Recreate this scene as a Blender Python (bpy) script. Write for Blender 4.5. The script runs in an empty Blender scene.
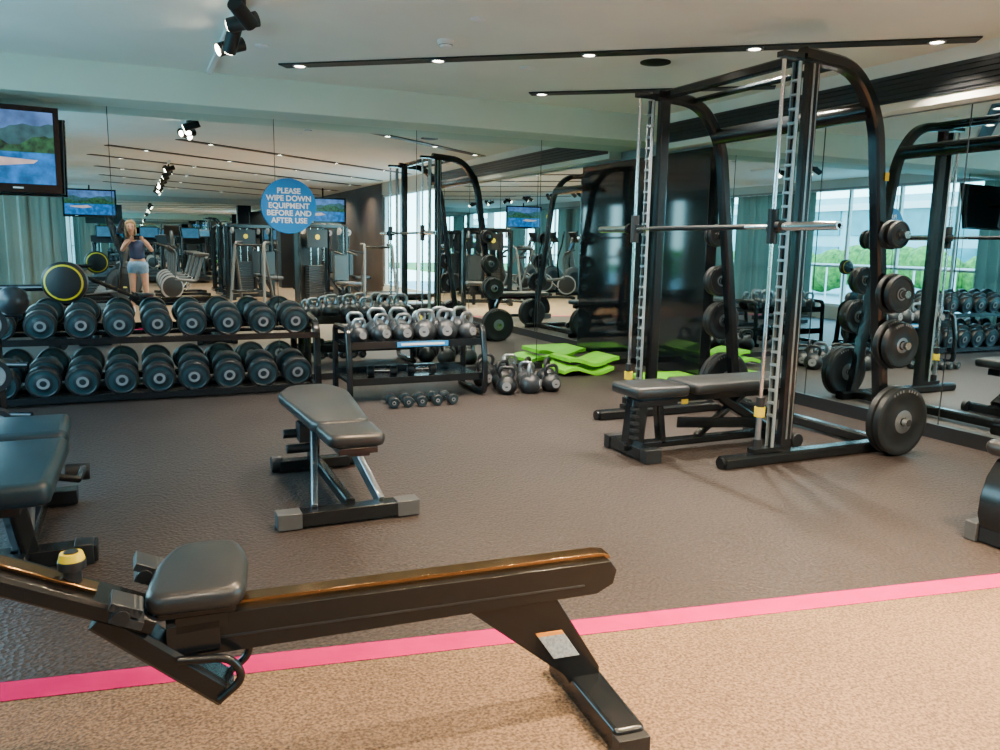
import bpy, bmesh, math, random
from mathutils import Vector, Matrix, Euler
random.seed(3)
SC=bpy.context.scene
COL=SC.collection
pi=math.pi
# ------------------------------------------------------------------ materials
def mat(name,col,rough=.5,metal=0.,emit=None,es=0.,noise=None,bump=0.,bscale=200,spec=.5,coat=0.,trans=0.,alpha=1.):
    m=bpy.data.materials.new(name); m.use_nodes=True
    nt=m.node_tree; b=nt.nodes["Principled BSDF"]
    b.inputs["Base Color"].default_value=(*col,1)
    b.inputs["Roughness"].default_value=rough
    b.inputs["Metallic"].default_value=metal
    b.inputs["Specular IOR Level"].default_value=spec
    b.inputs["Coat Weight"].default_value=coat
    b.inputs["Coat Roughness"].default_value=.12
    b.inputs["Transmission Weight"].default_value=trans
    if emit: 
        b.inputs["Emission Color"].default_value=(*emit,1); b.inputs["Emission Strength"].default_value=es
    tc=None
    if noise or bump:
        tc=nt.nodes.new("ShaderNodeTexCoord")
    if noise:
        sc,amt=noise
        n=nt.nodes.new("ShaderNodeTexNoise"); n.inputs["Scale"].default_value=sc; n.inputs["Detail"].default_value=4
        nt.links.new(tc.outputs["Object"],n.inputs["Vector"])
        src=emit if emit else col
        r=nt.nodes.new("ShaderNodeValToRGB")
        r.color_ramp.elements[0].position=.3; r.color_ramp.elements[1].position=.7
        r.color_ramp.elements[0].color=(*[c*(1-amt) for c in src],1)
        r.color_ramp.elements[1].color=(*[min(1,c*(1+amt)) for c in src],1)
        nt.links.new(n.outputs["Fac"],r.inputs["Fac"]); nt.links.new(r.outputs["Color"],b.inputs["Emission Color" if emit else "Base Color"])
    if bump:
        n2=nt.nodes.new("ShaderNodeTexNoise"); n2.inputs["Scale"].default_value=bscale; n2.inputs["Detail"].default_value=2
        nt.links.new(tc.outputs["Object"],n2.inputs["Vector"])
        bp=nt.nodes.new("ShaderNodeBump"); bp.inputs["Strength"].default_value=bump; bp.inputs["Distance"].default_value=.01
        nt.links.new(n2.outputs["Fac"],bp.inputs["Height"]); nt.links.new(bp.outputs["Normal"],b.inputs["Normal"])
    return m
BLK=mat("black_powder_coat",(.005,.0065,.008),.22,0,spec=.5,noise=(40,.15))
BLK2=mat("black_plastic",(.009,.010,.012),.40,noise=(30,.15))
RUB=mat("black_rubber",(.007,.009,.011),.42,bump=.12,bscale=150,noise=(20,.2))
VINYL=mat("upholstery_vinyl",(.018,.020,.022),.33,bump=.1,bscale=260,noise=(12,.12),coat=.1)
VINYLD=mat("upholstery_teal_grey",(.008,.024,.034),.34,bump=.1,bscale=260,noise=(12,.12))
CHR=mat("chrome",(.80,.81,.82),.14,1.,noise=(15,.05))
STEEL=mat("brushed_steel",(.34,.37,.40),.28,.9,noise=(60,.1))
LADDER=mat("ladder_steel",(.42,.50,.54),.32,.7,noise=(60,.08))
GREY=mat("grey_plastic_cap",(.22,.22,.23),.42,noise=(30,.08))
CAPM=mat("dark_grey_foot_cap",(.05,.054,.058),.4,noise=(30,.1))
WHT=mat("white_plastic",(.8,.8,.78),.4,noise=(30,.03))
YEL=mat("yellow_plastic",(.70,.52,.002),.4,noise=(30,.05))
LIME=mat("lime_foam",(.15,.58,.0),.6,bump=.1,bscale=90,noise=(10,.1))
SHEEN=mat("rail_warm_sheen",(.24,.14,.06),.16,.95,noise=(25,.08))  # warm reflection on the black rail and lever tops, put into the colour
TEALR=mat("dumbbell_ring",(.02,.05,.06),.35,.2,noise=(20,.1))
DKT=mat("dumbbell_face",(.009,.016,.022),.4,noise=(30,.2))
SCR=mat("console_screen",(.02,.05,.08),.1,emit=(.1,.35,.6),es=.5,noise=(5,.3))
BLUE=mat("blue_sign",(.0,.20,.55),.4,noise=(3,.04))
PINK=mat("pink_tape",(.42,.0,.10),.7,noise=(8,.08),spec=.05)
KB=mat("kettlebell_grey",(.020,.024,.028),.34,.1,noise=(25,.25))
# ------------------------------------------------------------------ mesh builder
class B:
    def __init__(s,name): s.n=name; s.v=[]; s.f=[]; s.fm=[]; s.m=[]
    def mi(s,m):
        if m not in s.m: s.m.append(m)
        return s.m.index(m)
    def add(s,vs,fs,m):
        o=len(s.v); s.v+= [Vector(v) for v in vs]; k=s.mi(m)
        for f in fs: s.f.append([i+o for i in f]); s.fm.append(k)
    def box(s,c,sz,m,rot=None):
        R=Euler(rot).to_matrix() if rot else Matrix.Identity(3)
        vs=[R@Vector((x*sz[0]/2,y*sz[1]/2,z*sz[2]/2))+Vector(c) for x in(-1,1) for y in(-1,1) for z in(-1,1)]
        s.add(vs,[(0,1,3,2),(4,6,7,5),(0,4,5,1),(2,3,7,6),(0,2,6,4),(1,5,7,3)],m)
    def cyl(s,p0,p1,r,m,r1=None,n=20):
        p0=Vector(p0);p1=Vector(p1); r1=r if r1 is None else r1
        d=(p1-p0).normalized(); a=d.orthogonal().normalized(); b=d.cross(a)
        vs=[]
        for p,rr in((p0,r),(p1,r1)):
            for i in range(n):
                t=2*pi*i/n; vs.append(p+(a*math.cos(t)+b*math.sin(t))*rr)
        fs=[(i,(i+1)%n,n+(i+1)%n,n+i) for i in range(n)]+[tuple(range(n-1,-1,-1)),tuple(range(n,2*n))]
        s.add(vs,fs,m)
    def lathe(s,prof,c,axis,m,n=32,ms=None):
        d=Vector(axis).normalized(); a=d.orthogonal().normalized(); b=d.cross(a); c=Vector(c)
        for k in range(len(prof)-1):
            (h0,r0),(h1,r1)=prof[k],prof[k+1]; vs=[]
            for h,r in((h0,r0),(h1,r1)):
                for i in range(n):
                    t=2*pi*i/n; vs.append(c+d*h+(a*math.cos(t)+b*math.sin(t))*max(r,1e-5))
            s.add(vs,[(i,(i+1)%n,n+(i+1)%n,n+i) for i in range(n)],ms[k] if ms else m)
    def sphere(s,c,r,m,nu=20,nv=12,rot=None):
        if not hasattr(r,'__len__'): r=(r,r,r)
        R=Euler(rot).to_matrix() if rot else Matrix.Identity(3)
        vs=[Vector(c)+R@Vector((0,0,r[2]))]
        for j in range(1,nv):
            ph=pi*j/nv
            for i in range(nu):
                t=2*pi*i/nu; vs.append(Vector(c)+R@Vector((r[0]*math.sin(ph)*math.cos(t),r[1]*math.sin(ph)*math.sin(t),r[2]*math.cos(ph))))
        vs.append(Vector(c)+R@Vector((0,0,-r[2])))
        fs=[(0,1+i,1+(i+1)%nu) for i in range(nu)]
        for j in range(nv-2):
            for i in range(nu):
                a=1+j*nu+i; b=1+j*nu+(i+1)%nu; fs.append((a,a+nu,b+nu,b))
        L=len(vs)-1; o=1+(nv-2)*nu
        fs+=[(L,o+(i+1)%nu,o+i) for i in range(nu)]
        s.add(vs,fs,m)
    def tube(s,pts,r,m,n=14,rect=None,up=(0,0,1),fillet=0,closed=False):
        P=[Vector(p) for p in pts]
        if fillet:
            Q=[P[0]]
            for i in range(1,len(P)-1):
                a,b,c=P[i-1],P[i],P[i+1]; fl=min(fillet,(a-b).length*.49,(c-b).length*.49)
                p=b+(a-b).normalized()*fl; q=b+(c-b).normalized()*fl
                for k in range(8):
                    t=k/7; Q.append(p.lerp(b,t).lerp(b.lerp(q,t),t))
            Q.append(P[-1]); P=Q
        N=len(P)
        T=[]
        for i in range(N):
            if closed: d=P[(i+1)%N]-P[i-1]
            else: d=P[min(i+1,N-1)]-P[max(i-1,0)]
            T.append(d.normalized())
        u=Vector(up); 
        if abs(u.dot(T[0]))>.95: u=T[0].orthogonal()
        a=(u-T[0]*u.dot(T[0])).normalized(); vs=[]
        if rect:
            w,h=rect; ch=min(w,h)*.18
            prof=[(w/2-ch,h/2),(w/2,h/2-ch),(w/2,-h/2+ch),(w/2-ch,-h/2),(-w/2+ch,-h/2),(-w/2,-h/2+ch),(-w/2,h/2-ch),(-w/2+ch,h/2)]
        else: prof=[(r*math.sin(2*pi*k/n),r*math.cos(2*pi*k/n)) for k in range(n)]
        n=len(prof)
        for i in range(N):
            a=(a-T[i]*a.dot(T[i])).normalized(); b=T[i].cross(a)
            for x,y in prof: vs.append(P[i]+b*x+a*y)
        fs=[]
        for i in range(N if closed else N-1):
            j=(i+1)%N
            for k in range(n): fs.append((i*n+k,i*n+(k+1)%n,j*n+(k+1)%n,j*n+k))
        if not closed: fs+=[tuple(range(n-1,-1,-1)),tuple(range((N-1)*n,N*n))]
        s.add(vs,fs,m)
    def pad(s,outline,z0,z1,m,rad=.03,edge=.02,M=None,mb=None):
        Q=[];n=len(outline)
        for i in range(n):
            a,b,c=Vector(outline[i-1]),Vector(outline[i]),Vector(outline[(i+1)%n])
            fl=min(rad,(a-b).length*.45,(c-b).length*.45); p=b+(a-b).normalized()*fl; q=b+(c-b).normalized()*fl
            for k in range(6):
                t=k/5; Q.append(p.lerp(b,t).lerp(b.lerp(q,t),t))
        N=len(Q)
        nor=[]
        for i in range(N):
            d=Q[(i+1)%N]-Q[i-1]; nor.append(Vector((d.y,-d.x)).normalized())
        h=z1-z0; e=min(edge,h*.45)
        L=[(z0,e*.7),(z0+e*.3,e*.25),(z0+e,0),(z1-e,0),(z1-e*.5,e*.13),(z1-e*.15,e*.5),(z1,e*1.1)]
        vs=[]
        for z,ins in L:
            for i in range(N):
                p=Q[i]-nor[i]*ins; vs.append(Vector((p.x,p.y,z)))
        if M: vs=[M@v for v in vs]
        fs=[]
        for j in range(len(L)-1):
            for i in range(N): fs.append((j*N+i,j*N+(i+1)%N,(j+1)*N+(i+1)%N,(j+1)*N+i))
        fs+=[tuple(range(N-1,-1,-1)),tuple(range((len(L)-1)*N,len(L)*N))]
        s.add(vs,fs,m)
    def prism(s,poly,depth,m,M):
        n=len(poly)
        vs=[M@Vector((p[0],p[1],-depth/2)) for p in poly]+[M@Vector((p[0],p[1],depth/2)) for p in poly]
        fs=[(i,(i+1)%n,n+(i+1)%n,n+i) for i in range(n)]+[tuple(range(n-1,-1,-1)),tuple(range(n,2*n))]
        s.add(vs,fs,m)
    def mesh(s,origin=(0,0,0)):
        me=bpy.data.meshes.new(s.n); o=Vector(origin)
        me.from_pydata([tuple(v-o) for v in s.v],[],s.f)
        for m in s.m: me.materials.append(m)
        me.polygons.foreach_set("material_index",s.fm)
        me.update()
        bm=bmesh.new(); bm.from_mesh(me); bmesh.ops.remove_doubles(bm,verts=bm.verts,dist=1e-6)
        bmesh.ops.recalc_face_normals(bm,faces=bm.faces); bm.to_mesh(me); bm.free()
        me.shade_smooth(); me.set_sharp_from_angle(angle=math.radians(38))
        return me
    def done(s,origin=(0,0,0),bevel=0.,parent=None,rotz=0,loc=None):
        me=s.mesh(origin); ob=bpy.data.objects.new(s.n,me); COL.objects.link(ob)
        ob.location=loc if loc is not None else origin; ob.rotation_euler=(0,0,rotz)
        if bevel: 
            md=ob.modifiers.new("bev","BEVEL"); md.width=bevel; md.segments=2; md.limit_method='ANGLE'; md.angle_limit=math.radians(40)
        if parent: ob.parent=parent; 
        return ob
def inst(me,name,loc,rot=(0,0,0),sc=1,bevel=0):
    ob=bpy.data.objects.new(name,me); COL.objects.link(ob); ob.location=loc; ob.rotation_euler=rot
    ob.scale=(sc,sc,sc) if not hasattr(sc,'__len__') else sc
    return ob
def XZ(y,ox=0,oz=0):
    return Matrix(((1,0,0,ox),(0,0,1,y),(0,1,0,oz),(0,0,0,1)))
# ------------------------------------------------------------------ camera
h=1.3; f=800
X=Vector((1791,99,-800)).normalized(); Y=Vector((-365,137,-800)); Y=(Y-X*Y.dot(X)).normalized(); Z=X.cross(Y)
Mr=Matrix((X,Y,Z)).to_4x4(); Mr.translation=Vector((0,0,h))
cd=bpy.data.cameras.new("camera"); cam=bpy.data.objects.new("camera",cd); COL.objects.link(cam); cam.matrix_world=Mr
cd.sensor_width=36; cd.lens=f/1000*36; cd.clip_start=.01; cd.clip_end=300; SC.camera=cam
# ------------------------------------------------------------------ room
XL,XR,YB,YF,ZC=-1.9,5.1,7.55,-13.,2.62
TB=2.38
def floor_mat(name,c1,c2,scale,rough,weave=False):
    m=bpy.data.materials.new(name); m.use_nodes=True; nt=m.node_tree; b=nt.nodes["Principled BSDF"]; b.inputs["Roughness"].default_value=rough
    b.inputs["Specular IOR Level"].default_value=.3
    tc=nt.nodes.new("ShaderNodeTexCoord")
    n=nt.nodes.new("ShaderNodeTexNoise"); n.inputs["Scale"].default_value=scale; n.inputs["Detail"].default_value=3
    nt.links.new(tc.outputs["Object"],n.inputs["Vector"])
    n2=nt.nodes.new("ShaderNodeTexNoise"); n2.inputs["Scale"].default_value=1.3; n2.inputs["Detail"].default_value=5
    nt.links.new(tc.outputs["Object"],n2.inputs["Vector"])
    r=nt.nodes.new("ShaderNodeValToRGB"); r.color_ramp.elements[0].position=.36; r.color_ramp.elements[1].position=.64
    r.color_ramp.elements[0].color=(*c1,1); r.color_ramp.elements[1].color=(*c2,1)
    nt.links.new(n.outputs["Fac"],r.inputs["Fac"])
    mx=nt.nodes.new("ShaderNodeMix"); mx.data_type='RGBA'; mx.blend_type='MULTIPLY'; mx.inputs[0].default_value=.6
    r2=nt.nodes.new("ShaderNodeValToRGB"); r2.color_ramp.elements[0].position=.3; r2.color_ramp.elements[1].position=.7
    r2.color_ramp.elements[0].color=(.6,.6,.62,1); r2.color_ramp.elements[1].color=(1,1,1,1)
    nt.links.new(n2.outputs["Fac"],r2.inputs["Fac"])
    nt.links.new(r.outputs["Color"],mx.inputs[6]); nt.links.new(r2.outputs["Color"],mx.inputs[7]); nt.links.new(mx.outputs[2],b.inputs["Base Color"])
    v=nt.nodes.new("ShaderNodeTexVoronoi"); v.inputs["Scale"].default_value=95 if weave else 60
    nt.links.new(tc.outputs["Object"],v.inputs["Vector"])
    bp=nt.nodes.new("ShaderNodeBump"); bp.inputs["Strength"].default_value=.8 if weave else .6; bp.inputs["Distance"].default_value=.006
    nt.links.new(v.outputs["Distance"],bp.inputs["Height"]); nt.links.new(bp.outputs["Normal"],b.inputs["Normal"])
    return m
FL=floor_mat("rubber_floor",(.012,.0105,.010),(.062,.049,.044),80,.5)
CP=floor_mat("woven_carpet",(.075,.046,.026),(.25,.155,.085),110,.7,True)
CEIL=mat("ceiling_paint",(.80,.81,.72),.8,noise=(2,.03),bump=.05,bscale=30)
WALLM=mat("wall_paint",(.50,.50,.46),.7,noise=(2,.04))
WOODP=mat("dark_wood_panel",(.06,.04,.03),.5,noise=(3,.3))
BEAM=mat("beam_paint",(.60,.72,.62),.6,noise=(2,.03))
MIR=mat("mirror_glass",(.76,.88,.88),0.0,1.0)
BGL=mat("black_glass",(.006,.008,.010),.06,0,spec=.7,noise=(4,.1))
def simple(name,boxes,origin=(0,0,0),bevel=0):
    b=B(name)
    for c,s,m in boxes: b.box(c,s,m)
    return b.done(origin,bevel)
def line_y(x): return 2.52-(x+.42)*.165
simple("floor",[(((XL+XR)/2,(YB+YF)/2,-.05),(XR-XL+.6,YB-YF+.6,.1),FL)])
b=B("carpet")
b.add([(XL,YF,.002),(XR,YF,.002),(XR,line_y(XR),.002),(XL,line_y(XL),.002)],[(0,1,2,3)],CP); b.done()
b=B("floor_line_tape"); 
b.add([(XL,line_y(XL)-.055,.004),(XR,line_y(XR)-.055,.004),(XR,line_y(XR)+.055,.004),(XL,line_y(XL)+.055,.004)],[(0,1,2,3)],PINK); b.done()
simple("ceiling",[(((XL+XR)/2,(YB+YF)/2,ZC+.05),(XR-XL+.6,YB-YF+.6,.1),CEIL)])
simple("wall_back",[(((XL+XR)/2,YB+.1,ZC/2),(XR-XL+.6,.16,ZC),WALLM)])
b=B("mirror_back"); b.box(((XL+XR)/2,YB+.005,(TB+.06)/2),(XR-XL-.01,.02,TB-.06),MIR); b.done()
simple("trim_1",[(((XL+XR)/2,YB-.012,.03),(XR-XL-.02,.02,.06),BLK2)])
simple("trim_2",[(( x,YB-.0065,TB/2+.03),(.005,.003,TB-.06),BLK2) for x in(-1.5,-.16,1.17,2.5,3.84)])
simple("beam_back",[(((XL+XR)/2,(YB+7.08)/2,(TB+ZC)/2-.01),(XR-XL,YB-7.08,ZC-TB+.02),BEAM)])
MT=2.27; YM=.9; SY=6.32
simple("wall_right",[((XR+.1,(YB+YM)/2,ZC/2),(.16,YB-YM+.2,ZC),WALLM),((XR+.1,-1.0,.15),(.16,3.8,.3),WALLM),
    ((XR+.1,-1.0,2.5),(.16,3.8,.3),WALLM),((XR+.1,-7.9,1.31),(.16,10.2,2.6),WOODP)])
b=B("mirror_right"); b.box((XR+.005,(SY+YM)/2,(MT+.1)/2),(.02,SY-YM,MT-.1),MIR); b.done()
simple("glass_panel_black",[((XR-.03,(SY+7.54)/2,1.13),(.08,7.52-SY,2.24),BGL)],bevel=.004)
simple("baseboard_right",[((XR-.015,(SY+YM)/2,.05),(.03,SY-YM,.1),BLK2)])
simple("trim_3",[((XR-.0065,y,MT/2+.05),(.003,.006,MT-.1),BLK2) for y in(5.0,3.75,2.5,1.3)])
lou=[((XR-.08,3.95,(2.28+ZC)/2),(.16,6.25,ZC-2.28),CEIL)]
lou+=[((XR-.165,3.95,2.43),(.012,6.2,.19),BLK2)]
lou+=[((XR-.172,3.95,2.355+.035*i),(.010,6.2,.005),BLK) for i in range(5)]
simple("soffit_right",lou)
b=B("mirror_front"); b.box(((XL+XR)/2,YF+.01,1.25),(XR-XL-.02,.02,2.4),MIR); b.done()
simple("wall_front",[(((XL+XR)/2,YF-.1,ZC/2),(XR-XL+.6,.16,ZC),WALLM)])
FR=mat("window_frame",(.55,.62,.62),.4,noise=(10,.04))
simple("wall_left",[((XL-.1,(YB+YF)/2,.12),(.16,YB-YF,.24),WALLM),((XL-.1,(YB+YF)/2,2.54),(.16,YB-YF,.16),WALLM)]+
   [((XL-.1,y,1.3),(.16,.35,2.4),WALLM) for y in(-11,-6.5,-2.2,2.6,7.4)])
k=0
for (y0,y1) in((-10.8,-6.7),(-6.3,-2.4),(-2.0,2.4),(2.8,7.2)):
    k+=1; bx=[]
    for i in range(5):
        yy=y0+(y1-y0)*i/4; bx.append(((XL-.08,yy,1.35),(.06,.05,2.22),FR))
    bx.append(((XL-.08,(y0+y1)/2,1.0),(.05,y1-y0,.04),FR)); bx.append(((XL-.08,(y0+y1)/2,.26),(.08,y1-y0,.06),FR)); bx.append(((XL-.08,(y0+y1)/2,2.44),(.08,y1-y0,.06),FR))
    simple("window_%d"%k,bx)
bx=[]
for i in range(4): bx.append(((XR+.08,-2.7+i*1.14,1.33),(.06,.06,2.06),FR))
bx.append(((XR+.08,-1.0,.33),(.08,3.5,.06),FR)); bx.append(((XR+.08,-1.0,2.33),(.08,3.5,.06),FR))
simple("window_5",bx)
CUR=bpy.data.materials.new("curtain_fabric"); CUR.use_nodes=True; nt=CUR.node_tree; nt.nodes.clear()
o=nt.nodes.new("ShaderNodeOutputMaterial"); mx=nt.nodes.new("ShaderNodeMixShader"); mx.inputs[0].default_value=.25
d=nt.nodes.new("ShaderNodeBsdfDiffuse"); d.inputs[0].default_value=(.13,.15,.13,1); t=nt.nodes.new("ShaderNodeBsdfTranslucent"); t.inputs[0].default_value=(.17,.20,.16,1)
nt.links.new(d.outputs[0],mx.inputs[1]); nt.links.new(t.outputs[0],mx.inputs[2]); nt.links.new(mx.outputs[0],o.inputs[0])
for (y0,y1) in((-10.9,-9.6),(-8.8,-7.7),(-7.2,-5.6),(-4.9,-4.0),(-3.4,-1.1),(-.6,.9),(1.0,3.2),(6.6,7.4)):  # closed spans beside the camera are added to darken the left floor
    b=B("curtain"); vs=[];n=int((y1-y0)*36)
    for z in(.03,2.4):
        for i in range(n+1):
            yy=y0+(y1-y0)*i/n; vs.append((XL+.09+.045*math.sin(i*.95)+.01*math.sin(i*.37),yy,z))
    b.add(vs,[(i,i+1,n+2+i,n+1+i) for i in range(n)],CUR); b.done((XL+.1,(y0+y1)/2,0))
simple("curtain_rail",[((XL+.09,-1.5,2.43),(.04,18,.04),GREY)])
GRASS=mat("lawn",(.08,.22,.04),.9,noise=(3,.4)); PAVE=mat("terrace_paving",(.30,.44,.46),.8,noise=(4,.1)); HED=mat("hedge_leaf",(.07,.26,.04),.8,noise=(8,.6),bump=1,bscale=9)
BLD=mat("white_render",(.34,.55,.58),.7,noise=(2,.05)); GLZ=mat("teal_glazing",(.02,.26,.30),.15,noise=(2,.2))
simple("terrace",[((-9,0,-.12),(13.5,44,.1),PAVE),((12,-3,-.12),(13,20,.1),PAVE)])
simple("lawn",[((-40,0,-.25),(60,90,.1),GRASS),((45,0,-.25),(60,90,.1),GRASS)])
b=B("hedge")
for i in range(46):
    b.sphere((-9.5+random.uniform(-.3,.3),-13+i*.75,.60+random.uniform(-.02,.3)),(.6,.6,.62),HED,10,7)
b.done()
bb=[((-17,4,1.65),(2.0,40,3.5),BLD)]
for j in range(2):
    for i in range(18): bb.append(((-15.98,-14.5+i*2.15,.9+j*1.55),(.1,1.6,1.1),GLZ))
bb.append(((-15.9,4,3.0),(.3,40,.25),WHT))
simple("building",bb)
rb=[]
for i in range(60): rb.append(((-5.6,-12+i*.5,.43),(.03,.03,1.0),WHT))
rb.append(((-5.6,2.8,.95),(.05,30,.05),WHT))
simple("terrace_railing",rb)
# ------------------------------------------------------------------ ceiling things
EMW=mat("lamp_glow",(1,.9,.75),.5,emit=(1,.86,.66),es=40)
SLOT=mat("slot_black",(.008,.008,.008),.5,noise=(20,.2))
def light_area(name,loc,size,power,col,parent,spread=150):
    l=bpy.data.lights.new(name,'AREA'); l.shape='DISK'; l.size=size; l.energy=power; l.color=col; l.spread=math.radians(spread)
    o=bpy.data.objects.new(name,l); COL.objects.link(o); o.location=loc; o.parent=parent; return o
def strip(x0,y0,x1,lamps,power,col=(1,.86,.68),spread=130):
    s=-.78; y1=y0+s*(x1-x0)
    L=math.hypot(x1-x0,y1-y0); a=math.atan2(y1-y0,x1-x0)
    b=B("ceiling_light_slot"); cx,cy=(x0+x1)/2,(y0+y1)/2
    b.box((0,0,-.006),(L,.13,.010),SLOT)
    for t in lamps:
        px=(t-.5)*L
        b.lathe([(-.012,.0),(-.012,.040)],(px,0,0),(0,0,1),EMW,20)
        b.lathe([(-.011,.040),(-.018,.042),(-.018,.054),(-.01,.056)],(px,0,0),(0,0,1),GREY,20)
    ob=b.done(loc=(cx,cy,ZC-.001),rotz=a)
    for i,t in enumerate(lamps):
        p=power[i] if hasattr(power,'__len__') else power
        light_area("downlight_lamp",((t-.5)*L,0,-.022),.08,p,col,ob,spread)
strip(1.09,6.52,4.86,[.03,.26,.49,.72,.95],[36,54,70,78,42],spread=112)
strip(3.24,6.61,4.86,[.05,.6],[20,28],spread=108)
WARM=(1,.72,.44)
strip(.6,3.2,4.9,[.1,.35,.6,.85],[55,140,190,180],WARM,115)
strip(-.3,1.9,4.9,[.1,.35,.6,.85],[6,50,210,210],WARM,115)
for y0 in(-.9,-3.2,-5.5,-7.8): strip(-.6,y0+1.2,4.9,[.08,.3,.52,.74,.95],45)
b=B("smoke_detector"); b.lathe([(0,.055),(-.02,.055),(-.03,.045),(-.045,.035),(-.05,0)],(0,0,0),(0,0,1),WHT); b.lathe([(-.028,.046),(-.034,.044)],(0,0,0),(0,0,1),BLK2); b.done(loc=(1.93,5.22,ZC))
for nm,p,mm,r in(("ceiling_sensor",(1.92,4.64),WHT,.045),("ceiling_sensor",(2.76,5.68),WHT,.06),("ceiling_speaker",(3.49,5.08),SLOT,.11),("ceiling_sensor",(.86,5.95),WHT,.045)):
    b=B(nm); b.lathe([(0,r),(-.008,r),(-.012,r*.85),(-.014,0)],(0,0,0),(0,0,1),mm); b.done(loc=(p[0],p[1],ZC))
b=B("track_light"); b.box((0,.0,-.015),(.035,2.9,.03),WHT)
def head(b,y,az,tilt,x=0):
    b.cyl((x,y,-.03),(x,y,-.10),.012,SLOT)
    d=Vector((math.cos(az)*math.cos(tilt),math.sin(az)*math.cos(tilt),-math.sin(tilt)))
    c=Vector((x,y,-.12)); b.cyl(c-d*.10,c+d*.07,.042,SLOT); b.cyl(c+d*.07,c+d*.075,.034,EMW)
head(b,.02,3.3,.35); head(b,-.16,1.9,.9); head(b,-.78,.9,.4); head(b,-.62,2.6,.2)
b.done(loc=(.60,5.55,ZC))
b=B("track_light"); b.box((0,0,-.015),(.035,9,.03),WHT)
for i in range(7): head(b,-4+i*1.3,random.uniform(0,6),.6); head(b,-3.75+i*1.3,random.uniform(0,6),.4)
b.done(loc=(.60,-4.5,ZC))
# ------------------------------------------------------------------ TVs
SKYM=mat("tv_sky",(.02,.02,.02),.3,emit=(.10,.24,.60),es=1.0,noise=(6,.5)); HILL=mat("tv_hills",(.02,.02,.02),.3,emit=(.015,.08,.03),es=1.2,noise=(22,.95)); HILL2=mat("tv_far_hills",(.02,.02,.02),.3,emit=(.03,.10,.12),es=1.2,noise=(15,.4)); WAT=mat("tv_water",(.02,.02,.02),.3,emit=(.005,.15,.50),es=1.2,noise=(12,.6)); SAND=mat("tv_boat",(.1,.1,.1),.3,emit=(.8,.55,.5),es=1.0,noise=(10,.3))
def tv(loc,rot,w=1.15,hh=.62,mount=None):
    b=B("wall_television"); M=lambda y:XZ(y)
    b.box((0,.03,0),(w,.05,hh),BLK2); b.box((0,0.0,0),(w+.02,.03,hh+.02),BLK)
    W=w/2-.03; H=hh/2-.03; H0=-hh/2+.055
    b.prism([(-W,H),(-W,-.02),(W,-.02),(W,H)],.002,SKYM,M(-.0160))
    def ridge(base,amp,seed,low,m,dy):
        r2=random.Random(seed); pts=[(-W,low),(W,low)]
        for i in range(41):
            x=W-2*W*i/40; pts.append((x,base+amp*(math.sin(i*.21+seed)+.4*math.sin(i*.7+seed*2))+r2.uniform(-.006,.006)))
        b.prism(pts,.002,m,M(dy))
    ridge(.16,.03,1,-.02,HILL2,-.0166); ridge(.09,.045,2.4,-.03,HILL,-.0172)
    b.prism([(-W,-.02),(-W,H0),(W,H0),(W,-.02)],.002,WAT,M(-.0178))
    b.prism([(-W*.1,-.10),(W*.3,-.13),(W*.75,-.10),(W*.8,-.075),(W*.3,-.06),(W*.1,-.05)],.002,SAND,M(-.0184))
    b.box((W*.55,-.0165,-hh/2+.025),(.07,.002,.012),WHT)
    if mount: b.tube(mount,.02,BLK)
    ob=b.done(loc=loc); ob.rotation_euler=rot
tv((-1.10,7.15,1.95),(math.radians(8),0,math.radians(8)),1.2,.62,[(0,.05,0),(0,.34,-.03)])
tv((-1.0,-8.0,2.15),(0,0,pi),1.2,.68,[(0,.03,0),(0,.05,.45)]); tv((4.3,-5.2,2.05),(0,0,pi),1.1,.62,[(0,.03,0),(0,.05,.55)]); tv((4.4,-10.2,2.0),(0,0,pi),1.1,.62,[(0,.03,0),(0,.05,.6)])
def sign(loc,rot):
    b=B("wipe_down_notice"); b.lathe([(0,0),(0,.245),(.006,.245),(.006,0)],(0,0,0),(0,-1,0),BLUE,48); ob=b.done(loc=loc); ob.rotation_euler=rot
    c=bpy.data.curves.new("notice_text",'FONT'); c.body="PLEASE\nWIPE DOWN\nEQUIPMENT\nBEFORE AND\nAFTER USE"; c.size=.067; c.align_x='CENTER'; c.align_y='CENTER'; c.space_line=.98; c.extrude=.0005; c.offset=.0018; c.materials.append(WHT)
    t=bpy.data.objects.new("notice_text",c); COL.objects.link(t); t.parent=ob; t.location=(0,-.0075,0); t.rotation_euler=(pi/2,0,0)
sign((1.285,7.53,1.61),(0,0,0))
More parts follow.
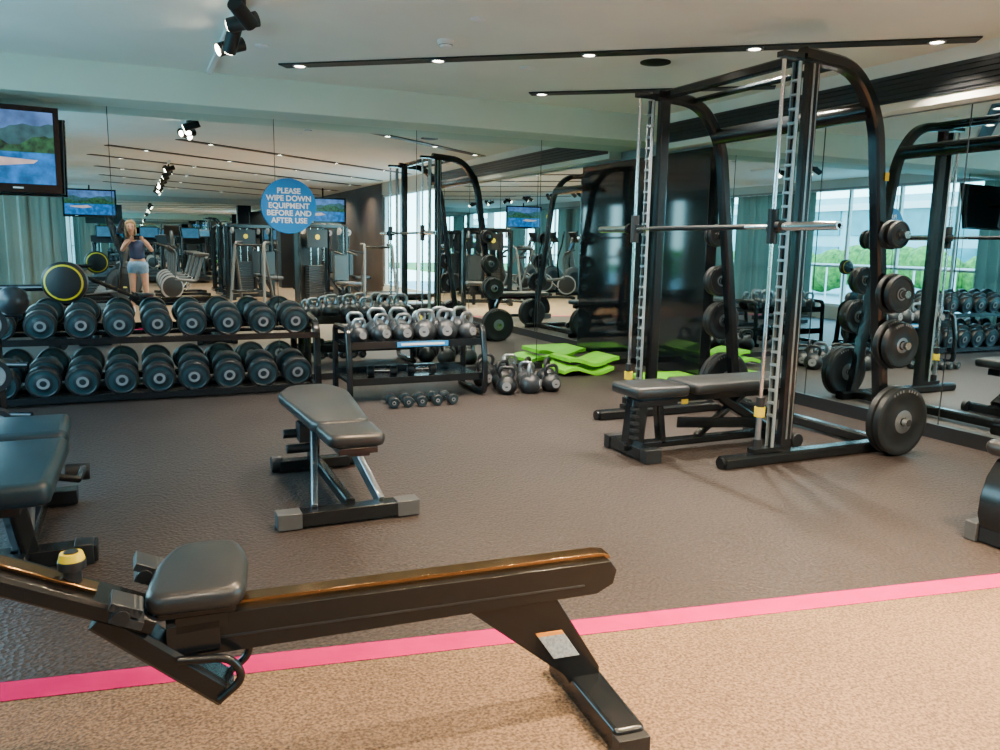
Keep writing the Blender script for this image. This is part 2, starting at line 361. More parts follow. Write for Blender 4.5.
# ------------------------------------------------------------------ smith machine
def plate(b,c,ax,r,t=.035):
    b.lathe([(-t/2,0.03),(-t/2,r*.34),(-t/2+.006,r*.40),(-t/2+.006,r*.78),(-t/2,r*.84),(-t/2,r*.96),(-t/2+.006,r),(t/2-.006,r),(t/2,r*.96),(t/2,r*.84),(t/2-.006,r*.78),(t/2-.006,r*.40),(t/2,r*.34),(t/2,.03)],c,ax,RUB,36,
      ms=[STEEL]+[RUB]*11+[STEEL])
    ax=Vector(ax); u=Vector((0,0,1)); v=ax.cross(u)
    if r>.12:
        for s in(-1,1):
            for k in range(9):
                if k==4: continue
                a=math.radians(60+k*7.5)
                p=Vector(c)+(v*math.cos(a)+u*math.sin(a))*r*.9+ax*s*(t/2+.0005)
                b.box(p,(.010,.001,.016),GREY,(0,-(a-pi/2),0))
b=B("smith_machine")
for y,o in((3.67,-1),(5.10,1)):
    b.tube([(3.13,y,.035),(4.58,y,.035)],.04,BLK,rect=(.09,.07))
    b.cyl((3.11,y,.035),(3.14,y,.035),.036,BLK)
    b.tube([(3.60,y,.06),(3.60,y,2.41)],.04,BLK,rect=(.062,.085),up=(1,0,0))
    b.box((3.585,y+o*.033,1.25),(.014,.003,2.2),STEEL)
    b.box((3.62,y+o*.033,1.25),(.008,.003,2.2),STEEL)
    b.tube([(3.52,y,2.40),(3.93,y,2.37),(4.14,y,2.10),(4.44,y,.06)],.04,BLK,rect=(.075,.085),up=(0,1,0),fillet=.16)
    for s in(-1,1): b.box((3.485,y+s*.024,1.23),(.02,.008,2.25),LADDER)
    b.box((3.50,y,1.23),(.006,.05,2.25),BLK)
    for i in range(26): b.box((3.482,y,.30+i*.078),(.03,.05,.014),LADDER)
    b.cyl((3.39,y,.06),(3.39,y,2.36),.0125,CHR)
    b.box((3.47,y,2.385),(.22,.06,.03),BLK); b.box((3.45,y,.09),(.22,.06,.03),BLK)
    b.cyl((3.39,y,.10),(3.39,y,.16),.028,BLK2)
    b.cyl((3.39,y,.30),(3.39,y,.36),.032,YEL); b.cyl((3.39,y,.36),(3.39,y,.42),.025,BLK2)
    b.cyl((3.39,y,.16),(3.39,y,.30),.018,STEEL)
    b.cyl((3.39,y,1.33),(3.39,y,1.53),.03,BLK2); b.box((3.41,y,1.43),(.07,.075,.06),BLK); b.box((3.45,y,1.44),(.05,.02,.03),STEEL)
    def px(z): return 4.14+(2.10-z)/(2.04)*.30
    for z,r,t in((.226,.222,.05),(.72,.155,.045),(1.04,.125,.04),(1.40,.09,.03)):
        x=px(z); 
        b.cyl((x,y,z),(x,y+o*.22,z),.024,CHR); b.cyl((x,y,z),(x,y+o*.05,z),.035,BLK)
        plate(b,(x,y+o*.10,z),(0,1,0),r,t)
        plate(b,(x,y+o*.155,z),(0,1,0),r if r>.2 else r*.93,t)
b.cyl((3.39,3.18,1.43),(3.39,5.60,1.43),.014,CHR)
for y0,y1 in((3.18,3.60),(5.18,5.58)): b.cyl((3.39,y0,1.43),(3.39,y1,1.43),.025,CHR)
for y0,y1 in((3.59,3.62),(5.15,5.18)): b.cyl((3.39,y0,1.43),(3.39,y1,1.43),.04,BLK)
b.cyl((3.39,3.9,1.43),(3.39,4.9,1.43),.016,BLK2)
b.cyl((4.10,3.67,2.14),(4.10,5.10,2.14),.058,BLK,n=28)
b.tube([(3.60,3.67,2.40),(3.60,5.10,2.40)],.03,BLK,rect=(.06,.06))
b.tube([(3.85,3.67,2.38),(3.85,5.10,2.38)],.02,BLK)
b.tube([(4.44,3.67,.05),(4.44,5.10,.05)],.04,BLK,rect=(.07,.07))
b.box((4.22,3.62,1.75),(.03,.004,.05),YEL)
b.done((3.85,4.38,0),bevel=.003)
# ------------------------------------------------------------------ bench under smith
b=B("adjustable_bench")
b.pad([(2.72,3.98),(3.12,3.98),(3.12,4.30),(2.72,4.30)],.385,.455,VINYL,.04,.025)
b.pad([(3.15,3.97),(4.02,4.00),(4.02,4.29),(3.15,4.31)],.39,.46,VINYL,.04,.025)
b.box((3.4,4.14,.355),(1.15,.10,.05),BLK)
b.box((2.92,4.14,.34),(.30,.18,.04),BLK)
b.tube([(2.83,4.14,.36),(2.80,4.14,.06)],.03,BLK,rect=(.12,.12),up=(0,1,0))
b.tube([(2.98,4.14,.34),(3.02,4.14,.06)],.03,BLK,rect=(.05,.07),up=(0,1,0))
b.tube([(2.72,4.14,.06),(3.95,4.14,.06)],.03,BLK,rect=(.07,.05))
b.box((2.80,4.14,.045),(.10,.46,.07),BLK); 
for y in(3.93,4.35): b.box((2.80,y,.045),(.115,.06,.085),RUB)
b.box((3.92,4.14,.04),(.08,.44,.06),BLK)
for y in(3.93,4.35): b.cyl((3.96,y-.02,.045),(3.96,y+.02,.045),.045,RUB)
b.tube([(3.9,4.14,.08),(3.45,4.14,.34)],.03,BLK,rect=(.07,.09),up=(0,1,0))
b.tube([(3.3,4.14,.08),(3.7,4.14,.36)],.03,BLK,rect=(.04,.05),up=(0,1,0))
b.tube([(3.1,4.08,.2),(3.75,4.08,.15)],.02,BLK,rect=(.07,.02),up=(0,1,0))
b.box((3.15,4.085,.33),(.05,.01,.03),YEL)
for i in range(5): b.box((2.765,4.07,.13+i*.045),(.04,.05,.018),RUB)
b.done((3.35,4.14,0),bevel=.003)
# ------------------------------------------------------------------ mid bench
b=B("adjustable_bench")
b.pad([(.74,3.46),(1.00,3.44),(1.01,3.74),(.73,3.74)],.385,.445,VINYL,.05,.022)
b.pad([(.73,3.76),(1.01,3.76),(1.10,4.60),(1.03,4.84),(.80,4.84),(.69,4.60)],.385,.445,VINYL,.08,.022)
b.box((.88,4.1,.36),(.10,1.25,.045),BLK); b.box((.87,3.58,.37),(.18,.26,.03),BLK)
b.tube([(.80,4.12,.35),(.70,3.62,.06)],.02,STEEL,rect=(.075,.03),up=(1,0,0))
b.tube([(.94,4.12,.35),(1.02,3.62,.06)],.02,STEEL,rect=(.075,.03),up=(1,0,0))
b.tube([(.87,3.62,.07),(.87,4.5,.08)],.02,BLK,rect=(.06,.05),up=(1,0,0))
b.box((.86,3.58,.045),(.50,.085,.065),BLK)
b.box((.575,3.58,.043),(.11,.09,.075),CAPM); b.box((1.135,3.58,.043),(.11,.09,.075),CAPM)
b.tube([(.88,4.50,.35),(.88,4.55,.07)],.03,BLK,rect=(.06,.06)); b.box((.88,4.52,.04),(.40,.07,.06),BLK)
for x in(.67,1.09): b.cyl((x-.03,4.54,.045),(x+.03,4.54,.045),.045,RUB)
b.box((.80,4.30,.28),(.10,.12,.10),BLK2); b.cyl((.68,4.25,.20),(.84,4.25,.20),.025,RUB); b.cyl((.68,4.35,.26),(.84,4.35,.26),.025,RUB)
b.done((.88,4.1,0),bevel=.003)
# ------------------------------------------------------------------ left bench
b=B("adjustable_bench")
b.pad([(-.67,3.16),(-.32,3.16),(-.31,3.92),(-.68,3.92)],.345,.435,VINYLD,.05,.03)
b.pad([(-.66,3.97),(-.32,3.97),(-.33,4.40),(-.66,4.40)],.355,.445,VINYLD,.05,.03)
b.box((-.49,3.8,.325),(.12,1.15,.05),BLK)
b.tube([(-.49,3.45,.34),(-.45,3.50,.05)],.03,BLK,rect=(.07,.08)); b.tube([(-.49,4.2,.34),(-.49,4.3,.05)],.03,BLK,rect=(.07,.08))
b.tube([(-.48,3.4,.05),(-.48,4.35,.05)],.03,BLK,rect=(.08,.06)); b.box((-.48,3.50,.045),(.56,.09,.07),BLK); b.box((-.50,4.32,.045),(.36,.09,.07),BLK)
for x in(-.72,-.25): b.box((x,3.50,.045),(.07,.10,.082),RUB)
b.tube([(-.36,3.7,.31),(-.27,3.7,.29),(-.26,3.88,.29)],.015,BLK); b.cyl((-.34,3.98,.25),(-.24,3.98,.25),.04,RUB)
b.tube([(-.46,3.9,.31),(-.46,3.62,.07)],.02,STEEL)
b.done((-.48,3.8,0),bevel=.004)
# ------------------------------------------------------------------ right bench
b=B("adjustable_bench")
b.pad([(3.46,1.98),(4.6,1.98),(4.6,2.32),(3.46,2.32)],.40,.47,VINYL,.05,.03)
b.box((4.05,2.14,.37),(1.0,.1,.05),BLK)
b.prism([(3.50,.385),(3.70,.385),(3.66,.2),(3.66,.07),(3.43,.07),(3.405,.14),(3.41,.22),(3.44,.31)],.28,BLK,XZ(2.13))
b.box((3.54,2.13,.045),(.22,.30,.08),BLK)
for y in(1.96,2.30): b.box((3.53,y,.045),(.23,.06,.09),CAPM)
b.box((4.5,2.14,.04),(.1,.44,.07),BLK); b.tube([(4.5,2.14,.06),(4.35,2.14,.36)],.03,BLK,rect=(.06,.08),up=(0,1,0)); b.tube([(3.55,2.14,.05),(4.5,2.14,.05)],.03,BLK,rect=(.06,.05))
b.done((4.0,2.14,0),bevel=.006)
# ------------------------------------------------------------------ foreground bench
b=B("decline_bench")
ang=math.atan2(-.10,1.0)
org=Vector((.12,1.98,0))
def W(x,y,z):
    return (org.x+x*math.cos(ang)-y*math.sin(ang),org.y+x*math.sin(ang)+y*math.cos(ang),z)
def Wm(y0):
    c,s=math.cos(ang),math.sin(ang)
    return Matrix(((c,0,-s,org.x-y0*s),(s,0,c,org.y+y0*c),(0,1,0,0),(0,0,0,1)))
L=1.095
b.prism([(-.05,.30),(L-.06,.325),(L-.01,.35),(L,.39),(L-.02,.418),(-.05,.403)],.085,BLK,Wm(0))
b.prism([(.0,.400),(L-.03,.413),(L-.01,.419),(L-.015,.430),(L-.05,.436),(.0,.422)],.05,SHEEN,Wm(0.006))
b.prism([(-.02,.34),(L-.1,.352),(L-.1,.358),(-.02,.346)],.089,BLK2,Wm(0))
b.prism([(.66,.315),(.92,.318),(1.06,.09),(1.06,.03),(.98,.03),(.95,.08)],.05,BLK,Wm(0))
LABEL=mat("warning_label",(.34,.38,.40),.5,noise=(120,.35))
b.prism([(.865,.210),(.945,.210),(.995,.137),(.915,.137)],.003,LABEL,Wm(-.0262)); b.prism([(.857,.222),(.937,.222),(.945,.210),(.865,.210)],.003,mat("label_orange",(.8,.3,.03),.5,noise=(30,.1)),Wm(-.0262))
b.pad([W(.975,-.30,0)[:2],W(1.065,-.30,0)[:2],W(1.075,.14,0)[:2],W(.965,.14,0)[:2]],.0,.07,BLK,.02,.012)
b.box(W(1.02,-.30,.03),(.09,.05,.052),RUB,(0,0,ang))
R=Matrix.Translation(Vector((.10,2.02,.445)))@Matrix.Rotation(math.radians(-4),4,'Z')@Matrix.Rotation(math.radians(3),4,'X')
b.pad([(-.12,-.14),(.105,-.145),(.125,.05),(.10,.17),(-.05,.17),(-.10,.05)],0,.055,VINYL,.05,.022,M=R)
b.pad([(-.10,-.12),(.09,-.12),(.10,.13),(-.06,.13)],-.02,.005,BLK,.02,.008,M=R)
b.box((.10,2.0,.41),(.12,.16,.07),BLK)
def beam(p,q,w,hh,m,up=(0,0,1)): b.tube([p,q],.03,m,rect=(w,hh),up=up)
beam((-.75,2.03,.755),(.0,1.965,.41),.13,.045,BLK)
beam((-.72,2.03,.772),(-.12,1.975,.497),.05,.010,SHEEN)
beam((-.12,1.97,.44),(.15,1.95,.20),.10,.06,BLK)
b.tube([(.04,1.90,.32),(.16,1.89,.31),(.19,1.89,.25),(.13,1.90,.20)],.010,BLK,fillet=.04)
b.tube([(.04,1.99,.32),(.20,1.99,.33),(.22,1.99,.26),(.14,1.98,.21)],.010,BLK,fillet=.04)
beam((.02,1.96,.36),(.14,1.96,.36),.08,.10,BLK)
b.cyl((-.17,1.985,.51),(-.17,1.985,.55),.020,BLK2); b.cyl((-.17,1.985,.55),(-.17,1.985,.570),.030,BLK2); b.cyl((-.17,1.985,.570),(-.17,1.985,.588),.029,YEL,.024); b.cyl((-.17,1.985,.588),(-.17,1.985,.591),.016,BLK2)
for y0,y1,x,z in((2.05,2.14,-.01,.478),(1.84,1.92,-.06,.475)):
    b.cyl((x-.01,y0-.004,z),(x-.01,y1+.004,z),.018,BLK2)
    for k in(-1,1):
        b.box((x,(y0+y1)/2,z+k*.014),(.07,y1-y0,.020),KB,(0,math.radians(25),0))
    for i in range(6):
        b.box((x-.028+i*.0112,(y0+y1)/2,z+.026-i*.0048+.004),(.006,y1-y0,.012),CAPM,(0,math.radians(25),0))
beam((-.70,2.03,.73),(-.80,2.03,.06),.08,.06,BLK,(0,1,0)); b.box((-.80,2.03,.04),(.10,.5,.07),BLK)
b.done((.3,1.95,0),bevel=.003)
# ------------------------------------------------------------------ dumbbells and rack
def dumb(r,hl=.085):
    b=B("dumbbell")
    for s in(-1,1):
        c=(0,s*(.065+hl/2),0)
        b.lathe([(-hl/2,0),(-hl/2,r*.5),(-hl/2+.004,r*.55),(-hl/2+.004,r*.8),(-hl/2,r*.84),(-hl/2+.004,r*.95),(-hl/2+.014,r),(hl/2-.014,r),(hl/2-.004,r*.95),(hl/2,r*.84),(hl/2-.004,r*.8),(hl/2-.004,r*.55),(hl/2,r*.5),(hl/2,0)],c,(0,1,0),RUB,30,
          ms=[DKT,DKT,TEALR,RUB,RUB,RUB,RUB,RUB,RUB,RUB,TEALR,DKT,DKT])
        b.lathe([(0,r*.2),(.001,r*.2),(.001,r*.36),(0,r*.36)],(0,s*(.065+hl)+.0005*s,0),(0,s,0),GREY,24)
    b.cyl((0,-.07,0),(0,.07,0),.016,CHR); b.sphere((0,0,0),(.019,.03,.019),CHR)
    return b.mesh()
DM=[dumb(.105),dumb(.115),dumb(.125,.095)]
b=B("dumbbell_rack"); x0,x1=-1.35,1.40
for zc in(.51,.06):
    for dy,dz in((-.10,-.02),(.10,.025)):
        b.tube([(x0,7.12+dy,zc+dz),(x1,7.12+dy,zc+dz)],.02,BLK,rect=(.05,.035))
    b.box(((x0+x1)/2,7.12-.17,zc-.01),(x1-x0,.02,.05),BLK)
for x in(x0,x1):
    b.tube([(x,6.92,.03),(x,7.42,.03)],.03,BLK,rect=(.06,.05)); b.tube([(x,6.95,.03),(x,6.99,.54),(x,7.05,.60),(x,7.38,.64)],.03,BLK,rect=(.05,.06),up=(1,0,0),fillet=.08)
    b.tube([(x,7.38,.03),(x,7.38,.64)],.03,BLK,rect=(.05,.05))
b.done((0,7.15,0),bevel=.003)
rr=random.Random(5)
for zc,row in((.51,0),(.06,1)):
    for i in range(10):
        x=-1.25+i*.2745; k=2 if row else 1
        r=(.105,.115,.125)[k]
        inst(DM[k],"dumbbell",(x,7.12,zc+.022+r),(math.radians(10),0,rr.uniform(-.06,.06)))
# ------------------------------------------------------------------ kettlebells and rack
def kettle(r,mat_=KB,hm=STEEL):
    b=B("kettlebell"); 
    b.lathe([(0,0),(0,r*.55),(r*.15,r*.78),(r*.5,r*.97),(r*.85,r),(r*1.25,r*.88),(r*1.6,r*.58),(r*1.75,r*.3),(r*1.78,0)],(0,0,0),(0,0,1),mat_,28)
    b.tube([(-r*.5,0,r*1.5),(-r*.72,0,r*2.05),(-r*.5,0,r*2.55),(r*.5,0,r*2.55),(r*.72,0,r*2.05),(r*.5,0,r*1.5)],r*.17,hm,fillet=r*.4)
    b.lathe([(-.002,0),(-.002,r*.42),(.006,r*.42)],(0,-r*.965,r*.85),(0,1,0),GREY,20)
    return b.mesh()
KM=[kettle(.075),kettle(.088),kettle(.10),kettle(.10,RUB,BLK2)]
b=B("kettlebell_rack"); x0,x1=1.52,2.70
for zc in(.47,.17):
    b.box(((x0+x1)/2,6.55,zc),(x1-x0,.44,.025),BLK); b.box(((x0+x1)/2,6.325,zc+.0),(x1-x0,.02,.06),BLK)
    b.box(((x0+x1)/2,6.775,zc+.02),(x1-x0,.02,.08),BLK)
for x in(x0,x1):
    b.tube([(x,6.86,.03),(x,6.28,.03),(x,6.28,.30),(x,6.34,.60),(x,6.78,.60),(x,6.80,.03)],.025,BLK,rect=(.045,.045),up=(1,0,0),fillet=.07)
b.box((2.15,6.312,.47),(.45,.004,.045),BLUE); b.box((2.15,6.309,.47),(.38,.002,.018),WHT)
b.done((2.1,6.55,0),bevel=.003)
for i in range(6):
    inst(KM[(0,1,1,2,2,1)[i]],"kettlebell",(1.64+i*.19,6.44,.4825),(0,0,rr.uniform(-.4,.4)))
    inst(KM[(1,2,2,1,2,2)[i]],"kettlebell",(1.66+i*.19,6.66,.4825),(0,0,rr.uniform(-.4,.4)))
for i,(x,y) in enumerate([(2.92,6.30),(3.14,6.28),(3.36,6.30),(2.98,6.52),(3.22,6.52),(3.44,6.54),(2.88,6.75),(3.12,6.76),(3.36,6.78),(3.02,7.0),(3.28,7.02)]):
    inst(KM[(3,2,3)[i%3]],"kettlebell",(x,y,0),(0,0,rr.uniform(-1,1)),1.0 if i%2 else .92)
sd=dumb(.045,.06)
for i in range(5): inst(sd,"dumbbell",(1.82+i*.12,6.12,.045),(0,0,rr.uniform(-.2,.2)))
inst(sd,"dumbbell",(1.85,6.5,.2285),(0,0,1.3)); inst(sd,"dumbbell",(2.2,6.5,.2285),(0,0,1.5))
# ------------------------------------------------------------------ mats
b=B("exercise_mat_stack")
for i in range(2):
    vs=[];n=24; w=.58; xx=3.84+i*.10; yy=7.16+i*.04
    for s in(-.22,.22):
        for k in range(n+1):
            t=k/n; vs.append((xx+t*w,yy+s*(1 if i else 1.1),.03+.08*i+.03*math.sin(t*7+i)))
    top=len(vs)
    vs+= [(v[0],v[1],v[2]+.035) for v in vs]
    fs=[(k,k+1,n+2+k,n+1+k) for k in range(n)]+[(top+k,top+n+1+k,top+n+2+k,top+k+1) for k in range(n)]
    fs+=[(k,top+k,top+k+1,k+1) for k in range(n)]+[(n+1+k,n+2+k,top+n+2+k,top+n+1+k) for k in range(n)]+[(0,n+1,top+n+1,top),(n,top+n,top+2*n+1,2*n+1)]
    b.add(vs,fs,LIME)
b.done((3.9,7.05,0))
b=B("exercise_mat"); b.pad([(4.40,6.15),(4.98,6.10),(5.0,6.6),(4.45,6.65)],.0,.06,LIME,.06,.015); b.done((4.7,6.35,0))
# ------------------------------------------------------------------ medicine ball rack (left)
b=B("medicine_ball_rack"); q=.15
b.tube([(-.95+q,5.45,.03),(-.95+q,5.75,.03)],.03,BLK,rect=(.3,.04)); b.tube([(-.95+q,5.6,.03),(-.95+q,5.6,1.0)],.03,BLK,rect=(.06,.06))
for z in(.25,.55,.85):
    b.tube([(-.95+q,5.6,z),(-.95+q,5.45,z),(-.76+q,5.38,z)],.018,BLK,fillet=.05); b.cyl((-.95+q,5.48,z-.06),(-.95+q,5.40,z-.06),.1,RUB); b.lathe([(0,.03),(.002,.03),(.002,.07),(0,.07)],(-.95+q,5.399,z-.06),(0,-1,0),GREY)
b.tube([(-.95+q,5.6,.99),(-.58+q,5.45,1.0)],.02,BLK)
b.lathe([(-.05,0),(-.05,.095),(-.045,.105),(-.03,.122),(.03,.122),(.045,.105),(.05,.095),(.05,0)],(-.54+q,5.38,1.035),(.1,1,0),RUB,36,ms=[RUB,YEL,RUB,RUB,RUB,YEL,RUB])
b.sphere((-.80+q-.01,5.36,.93),.085,KB)
b.done((-.9+q,5.55,0),bevel=.003)
# ------------------------------------------------------------------ cardio etc. (seen in mirrors)
def elliptical():
    b=B("elliptical_trainer")
    b.tube([(0,-.8,.05),(0,.8,.05)],.04,BLK,rect=(.12,.08)); b.box((0,-.8,.04),(.6,.1,.07),BLK); b.box((0,.8,.04),(.6,.1,.07),BLK)
    b.lathe([(-.09,0),(-.09,.2),(-.08,.3),(-.05,.33),(.05,.33),(.08,.3),(.09,.2),(.09,0)],(0,.5,.42),(1,0,0),BLK2,ms=[BLK2,CAPM,BLK2,BLK2,BLK2,CAPM,BLK2])
    b.tube([(0,.45,.5),(0,.62,1.35),(0,.55,1.5)],.04,CAPM,rect=(.08,.08),fillet=.1); b.box((0,.50,1.52),(.38,.05,.28),BLK2,(-.4,0,0)); b.box((0,.47,1.52),(.32,.01,.22),SCR,(-.4,0,0))
    for s in(-1,1):
        b.tube([(s*.22,-.75,.18),(s*.22,.4,.30)],.025,STEEL); b.box((s*.22,-.2,.26),(.14,.38,.04),RUB,(.1,0,0))
        b.tube([(s*.25,.4,.30),(s*.27,.5,.9),(s*.27,.35,1.35),(s*.24,.3,1.6)],.022,BLK,fillet=.1); b.tube([(s*.24,.3,1.5),(s*.24,.28,1.68)],.028,RUB)
    return b.mesh()
def bike():
    b=B("exercise_bike")
    b.tube([(0,-.5,.05),(0,.5,.05)],.04,BLK,rect=(.1,.06)); b.box((0,-.5,.04),(.5,.08,.06),BLK); b.box((0,.5,.04),(.5,.08,.06),BLK)
    b.lathe([(-.03,0),(-.03,.2),(-.02,.23),(.02,.23),(.03,.2),(.03,0)],(0,.35,.35),(1,0,0),BLK2,ms=[BLK2,GREY,BLK2,GREY,BLK2])
    b.tube([(0,.3,.5),(0,-.15,.45),(0,-.3,.95)],.035,CAPM,fillet=.1); b.tube([(0,.3,.35),(0,.25,1.05),(0,.4,1.15)],.03,CAPM,fillet=.08)
    b.pad([(-.08,-.42),(.08,-.42),(.04,-.12),(-.04,-.12)],.95,1.02,VINYL,.03,.02)
    b.tube([(-.22,.5,1.2),(-.22,.3,1.12),(.22,.3,1.12),(.22,.5,1.2)],.018,RUB,fillet=.06); b.box((0,.45,1.28),(.3,.04,.2),BLK2,(-.4,0,0)); b.box((0,.425,1.28),(.26,.01,.17),SCR,(-.4,0,0))
    for s in(-1,1): b.tube([(s*.08,0,.4),(s*.1,0.12*s,.4-.12*s)],.015,CHR); b.box((s*.14,.12*s,.4-.12*s),(.09,.1,.02),BLK)
    return b.mesh()
def tread():
    b=B("treadmill")
    b.box((0,0,.12),(.8,1.9,.12),BLK2); b.box((0,-.05,.185),(.52,1.7,.01),RUB); b.sphere((0,.8,.2),(.4,.2,.14),CAPM)
    for s in(-1,1): b.tube([(s*.38,.7,.15),(s*.38,.85,1.15),(s*.36,.3,1.1)],.035,CAPM,fillet=.1)
    b.box((0,.85,1.25),(.85,.12,.2),BLK2,(-.3,0,0)); b.box((0,.82,1.48),(.55,.05,.36),BLK2,(-.2,0,0)); b.box((0,.79,1.48),(.5,.01,.3),SCR,(-.2,0,0))
    return b.mesh()
def cable(shroud=BLK2):
    b=B("cable_machine")
    for x in(-.5,.5):
        b.tube([(x,-.35,.04),(x,.35,.04)],.04,BLK,rect=(.1,.08)); b.tube([(x,0,.05),(x,0,1.6)],.04,BLK,rect=(.08,.1))
        b.lathe([(-.02,.02),(-.02,.07),(0,.06),(.02,.07),(.02,.02)],(x*.8,-.08,1.5),(1,0,0),GREY)
    b.tube([(-.5,0,1.6),(.5,0,1.6)],.04,BLK,rect=(.1,.1)); b.tube([(-.5,0,.08),(.5,0,.08)],.04,BLK,rect=(.1,.08))
    for i in range(14): b.box((.12,0,.16+i*.05),(.34,.16,.044),BLK2)
    b.cyl((.04,0,.1),(.04,0,1.6),.012,CHR); b.cyl((.2,0,.1),(.2,0,1.6),.012,CHR)
    b.box((.12,.13,.85),(.46,.03,1.45),shroud); b.box((.12,-.12,1.35),(.44,.02,.35),BLK2); b.lathe([(0,0),(0,.05),(.01,.05)],(.12,-.135,1.38),(0,1,0),YEL)
    b.tube([(-.3,-.6,.1),(-.3,-.05,.5)],.03,BLK,rect=(.06,.06)); b.pad([(-.48,-.75),(-.12,-.75),(-.12,-.35),(-.48,-.35)],.45,.53,VINYL,.05,.03); b.box((-.3,-.55,.25),(.07,.07,.42),BLK)
    b.box((-.3,-.28,.80),(.32,.08,.5),VINYL)
    b.tube([(-.45,-.3,1.1),(-.45,-.6,1.05)],.018,RUB); b.tube([(-.15,-.3,1.1),(-.15,-.6,1.05)],.018,RUB)
    return b.mesh()
def dip():
    b=B("dip_station")
    for s in(-1,1):
        b.tube([(s*.35,-.5,.03),(s*.35,.5,.03)],.03,BLK,rect=(.07,.05)); b.tube([(s*.33,.35,.05),(s*.28,.1,1.25),(s*.28,-.35,1.25)],.028,CAPM,fillet=.12)
        b.tube([(s*.33,-.4,.05),(s*.28,.1,1.1)],.025,CAPM); b.tube([(s*.28,-.36,1.25),(s*.28,-.2,1.25)],.034,RUB)
    b.tube([(-.32,.3,.3),(.32,.3,.3)],.025,BLK); b.tube([(-.28,.1,1.2),(.28,.1,1.2)],.025,BLK)
    return b.mesh()
EL,BI,TR,CA,DP=elliptical(),bike(),tread(),cable(),dip()
for x,y,r in((3.3,-.9,2.8),(4.2,-3.0,1.57),(4.2,-4.9,1.57),(2.3,-3.6,2.9),(4.2,-6.6,1.57),(2.3,-6.6,3.1),(2.3,-5.1,3.0)): inst(CA,"cable_machine",(x,y,0),(0,0,r))
for x,y,r in((2.1,-1.7,.4),(4.5,-1.0,.1)): inst(DP,"dip_station",(x,y,0),(0,0,r))
for x,y,r in((-.75,-2.2,-1.57),(-.75,-3.4,-1.57),(-.75,-4.6,-1.57),(-.75,-5.8,-1.57),(.9,-9.0,0),(2.4,-9.0,0)): inst(EL,"elliptical_trainer",(x,y,0),(0,0,r))
for x,y,r in((.95,-2.3,1.2),(.95,-3.5,1.2),(.95,-4.7,1.2),(.95,-5.9,1.2)): inst(BI,"exercise_bike",(x,y,0),(0,0,r))
for x in(-.9,.3,1.5,2.7,3.9): inst(TR,"treadmill",(x+.1,-11.6,0),(0,0,pi))
simple("column",[((3.9,-8.0,1.31),(.5,.5,2.61),BLK2)])
# ------------------------------------------------------------------ photographer
SKIN=mat("skin",(.55,.29,.20),.5,noise=(20,.06)); HAIR=mat("blonde_hair",(.26,.16,.075),.5,bump=.4,bscale=60,noise=(40,.3)); TOP=mat("navy_top",(.015,.03,.085),.8,noise=(50,.2)); DEN=mat("denim",(.16,.30,.48),.8,noise=(60,.25)); SHOE=mat("shoe_white",(.7,.7,.7),.6,noise=(20,.05))
PHN=mat("phone_body",(.01,.01,.013),.2,noise=(20,.1)); EYE=mat("eye_dark",(.05,.03,.02),.2,noise=(20,.1)); LIP=mat("lip",(.55,.18,.17),.5,noise=(20,.1))
rootp=bpy.data.objects.new("woman_taking_photo",None); COL.objects.link(rootp)
rootp.location=(.02,-.42,0)
def skin(name,verts,edges,radii,m,root=0,sub=2):
    me=bpy.data.meshes.new(name); me.from_pydata([tuple(Vector(v)) for v in verts],edges,[]); ob=bpy.data.objects.new(name,me); COL.objects.link(ob)
    ob.parent=rootp
    sm=ob.modifiers.new("skin","SKIN"); sm.use_smooth_shade=True
    if not me.skin_vertices: me.skin_vertices.new()
    for i,r in enumerate(radii):
        sv=me.skin_vertices[0].data[i]; sv.radius=(r,r) if not hasattr(r,'__len__') else r; sv.use_root=(i==root)
    s=ob.modifiers.new("sub","SUBSURF"); s.levels=sub; s.render_levels=sub
    me.materials.append(m); return ob
bv=[(0,0,.86),(0,0,.98),(0,-.01,1.1),(-.01,0,1.22),(-.02,.0,1.29),(-.05,.02,1.35),(-.08,.04,1.41),
 (-.15,.0,1.25),(-.24,.12,1.08),(-.15,.29,1.20),(-.09,.33,1.26),
 (.13,.0,1.25),(.24,.12,1.08),(.17,.29,1.20),(.10,.33,1.26),
 (-.09,0,.80),(-.10,.02,.46),(-.11,-.02,.10),(-.115,.10,.035),
 (.09,0,.80),(.11,.02,.46),(.12,-.02,.10),(.135,.10,.035)]
be=[(0,1),(1,2),(2,3),(3,4),(4,5),(5,6),(3,7),(7,8),(8,9),(9,10),(3,11),(11,12),(12,13),(13,14),(0,15),(15,16),(16,17),(17,18),(0,19),(19,20),(20,21),(21,22)]
br=[(.13,.105),(.105,.09),(.11,.09),(.11,.08),.05,.043,.045,.048,.036,.028,.022,.048,.036,.028,.022,.085,.052,.034,.028,.085,.052,.034,.028]
skin("body",bv,be,br,SKIN)
skin("top",[(0,0,.90),(0,0,1.00),(0,.0,1.10),(-.01,.005,1.20),(-.12,0,1.262),(.10,0,1.262)],[(0,1),(1,2),(2,3),(3,4),(3,5)],[(.14,.12),(.125,.105),(.13,.11),(.13,.10),(.055,.055),(.055,.055)],TOP)
skin("shorts",[(0,0,.95),(0,0,.86),(-.088,.0,.78),(-.095,0,.64),(.088,0,.78),(.10,0,.64)],[(0,1),(1,2),(2,3),(1,4),(4,5)],[(.135,.115),(.14,.12),(.098,.105),.088,(.098,.105),.088],DEN)
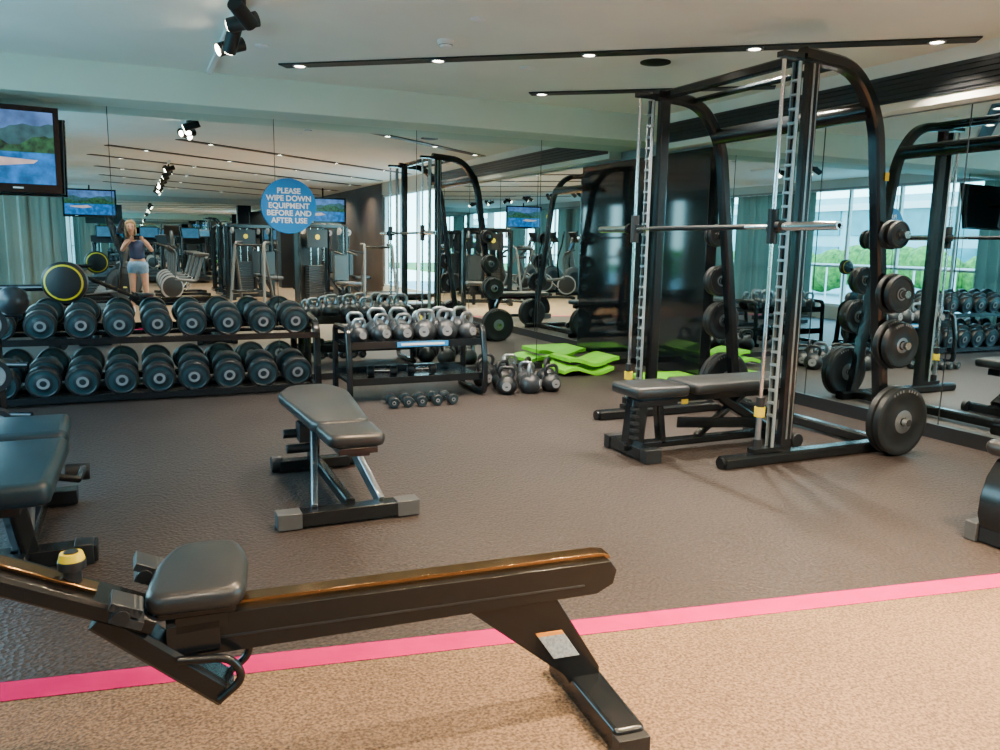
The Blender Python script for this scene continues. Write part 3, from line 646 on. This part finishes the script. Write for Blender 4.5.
def blob(name,parts,m,vs=.006):
    bm=bmesh.new()
    for c,r in parts:
        bmesh.ops.create_uvsphere(bm,u_segments=24,v_segments=16,radius=1,matrix=Matrix.Translation(Vector(c))@Matrix.Diagonal((*r,1)))
    me=bpy.data.meshes.new(name); bm.to_mesh(me); bm.free(); me.materials.append(m)
    ob=bpy.data.objects.new(name,me); COL.objects.link(ob); ob.parent=rootp
    rm=ob.modifiers.new("rm","REMESH"); rm.mode='VOXEL'; rm.voxel_size=vs; rm.use_smooth_shade=True
    s=ob.modifiers.new("sm","SMOOTH"); s.iterations=6 if vs>.004 else 2; s.factor=.5
    return ob
hc=Vector((-.085,.06,1.49))
def H(*p): return tuple(hc+Vector(p))
blob("head",[(H(0,0,.01),(.074,.09,.10)),(H(0,.03,-.05),(.055,.055,.06)),(H(0,.055,-.085),(.028,.03,.025)),(H(0,.09,-.018),(.011,.018,.022)),(H(0,.085,.005),(.009,.012,.03)),(H(.036,.058,-.025),(.024,.02,.02)),(H(-.036,.058,-.025),(.024,.02,.02)),(H(.075,0,-.01),(.010,.018,.028)),(H(-.075,0,-.01),(.010,.018,.028)),(H(0,-.0,-.09),(.04,.04,.06))],SKIN)
for s in(-1,1):
    blob("eye",[(H(s*.028,.079,.008),(.013,.008,.006))],EYE,.003); blob("eyebrow",[(H(s*.03,.082,.028),(.018,.006,.004))],HAIR,.003)
blob("mouth",[(H(0,.083,-.055),(.022,.008,.007))],LIP,.003)
blob("hair",[(H(0,-.022,.03),(.084,.092,.098)),(H(0,.03,.07),(.066,.05,.045)),(H(0,-.07,-.08),(.085,.04,.14)),(H(.068,-.02,-.06),(.028,.045,.13)),(H(-.068,-.02,-.06),(.028,.045,.13)),(H(.070,.015,.03),(.018,.045,.06)),(H(-.070,.015,.03),(.018,.045,.06))],HAIR)
for s,w in((-1,(-.09,.33,1.26)),(1,(.10,.33,1.26))):
    w=Vector(w)
    vs=[w-Vector((0,.03,.01)),w+Vector((-s*.0,.015,.015)),w+Vector((-s*.01,.035,.035))]; es=[(0,1),(1,2)]; rs=[.022,(.024,.018),(.026,.014)]
    for k in range(4):
        base=len(vs); a=w+Vector((-s*.008,.045,.065-.019*k)); q=w+Vector((-s*.012,.067,.067-.019*k)); e=q+Vector((-s*.026,.003,0)); e2=e+Vector((-s*(.010+.004*(k in(1,2))),-.006,0))
        vs+=[a,q,e,e2]; es+=[(2,base),(base,base+1),(base+1,base+2),(base+2,base+3)]; rs+=[.009,.0085,.008,.007]
    base=len(vs); vs+=[w+Vector((-s*.022,.012,.025)),w+Vector((-s*.045,.022,.032))]; es+=[(1,base),(base,base+1)]; rs+=[.010,.008]
    skin("hand_left" if s<0 else "hand_right",vs,es,rs,SKIN,0,1)
b=B("phone"); b.box((.005,.378,1.305),(.15,.009,.075),PHN); b.cyl((.055,.382,1.325),(.055,.385,1.325),.009,EYE); b.done(parent=rootp,bevel=.003)
blob("shoes",[((-.115,.06,.04),(.042,.125,.04)),((-.112,-.01,.06),(.036,.05,.055)),((.135,.06,.04),(.042,.125,.04)),((.125,-.01,.06),(.036,.05,.055))],SHOE)
# ------------------------------------------------------------------ light
w=bpy.data.worlds.new("world"); SC.world=w; w.use_nodes=True; nt=w.node_tree; bg=nt.nodes["Background"]
tc=nt.nodes.new("ShaderNodeTexCoord"); sp=nt.nodes.new("ShaderNodeSeparateXYZ"); rp=nt.nodes.new("ShaderNodeValToRGB")
nt.links.new(tc.outputs["Generated"],sp.inputs[0]); nt.links.new(sp.outputs["Z"],rp.inputs["Fac"]); nt.links.new(rp.outputs["Color"],bg.inputs["Color"])
rp.color_ramp.elements[0].position=0.0; rp.color_ramp.elements[0].color=(.48,.90,1,1); rp.color_ramp.elements[1].position=.6; rp.color_ramp.elements[1].color=(.30,.64,.92,1)
bg.inputs["Strength"].default_value=12.0
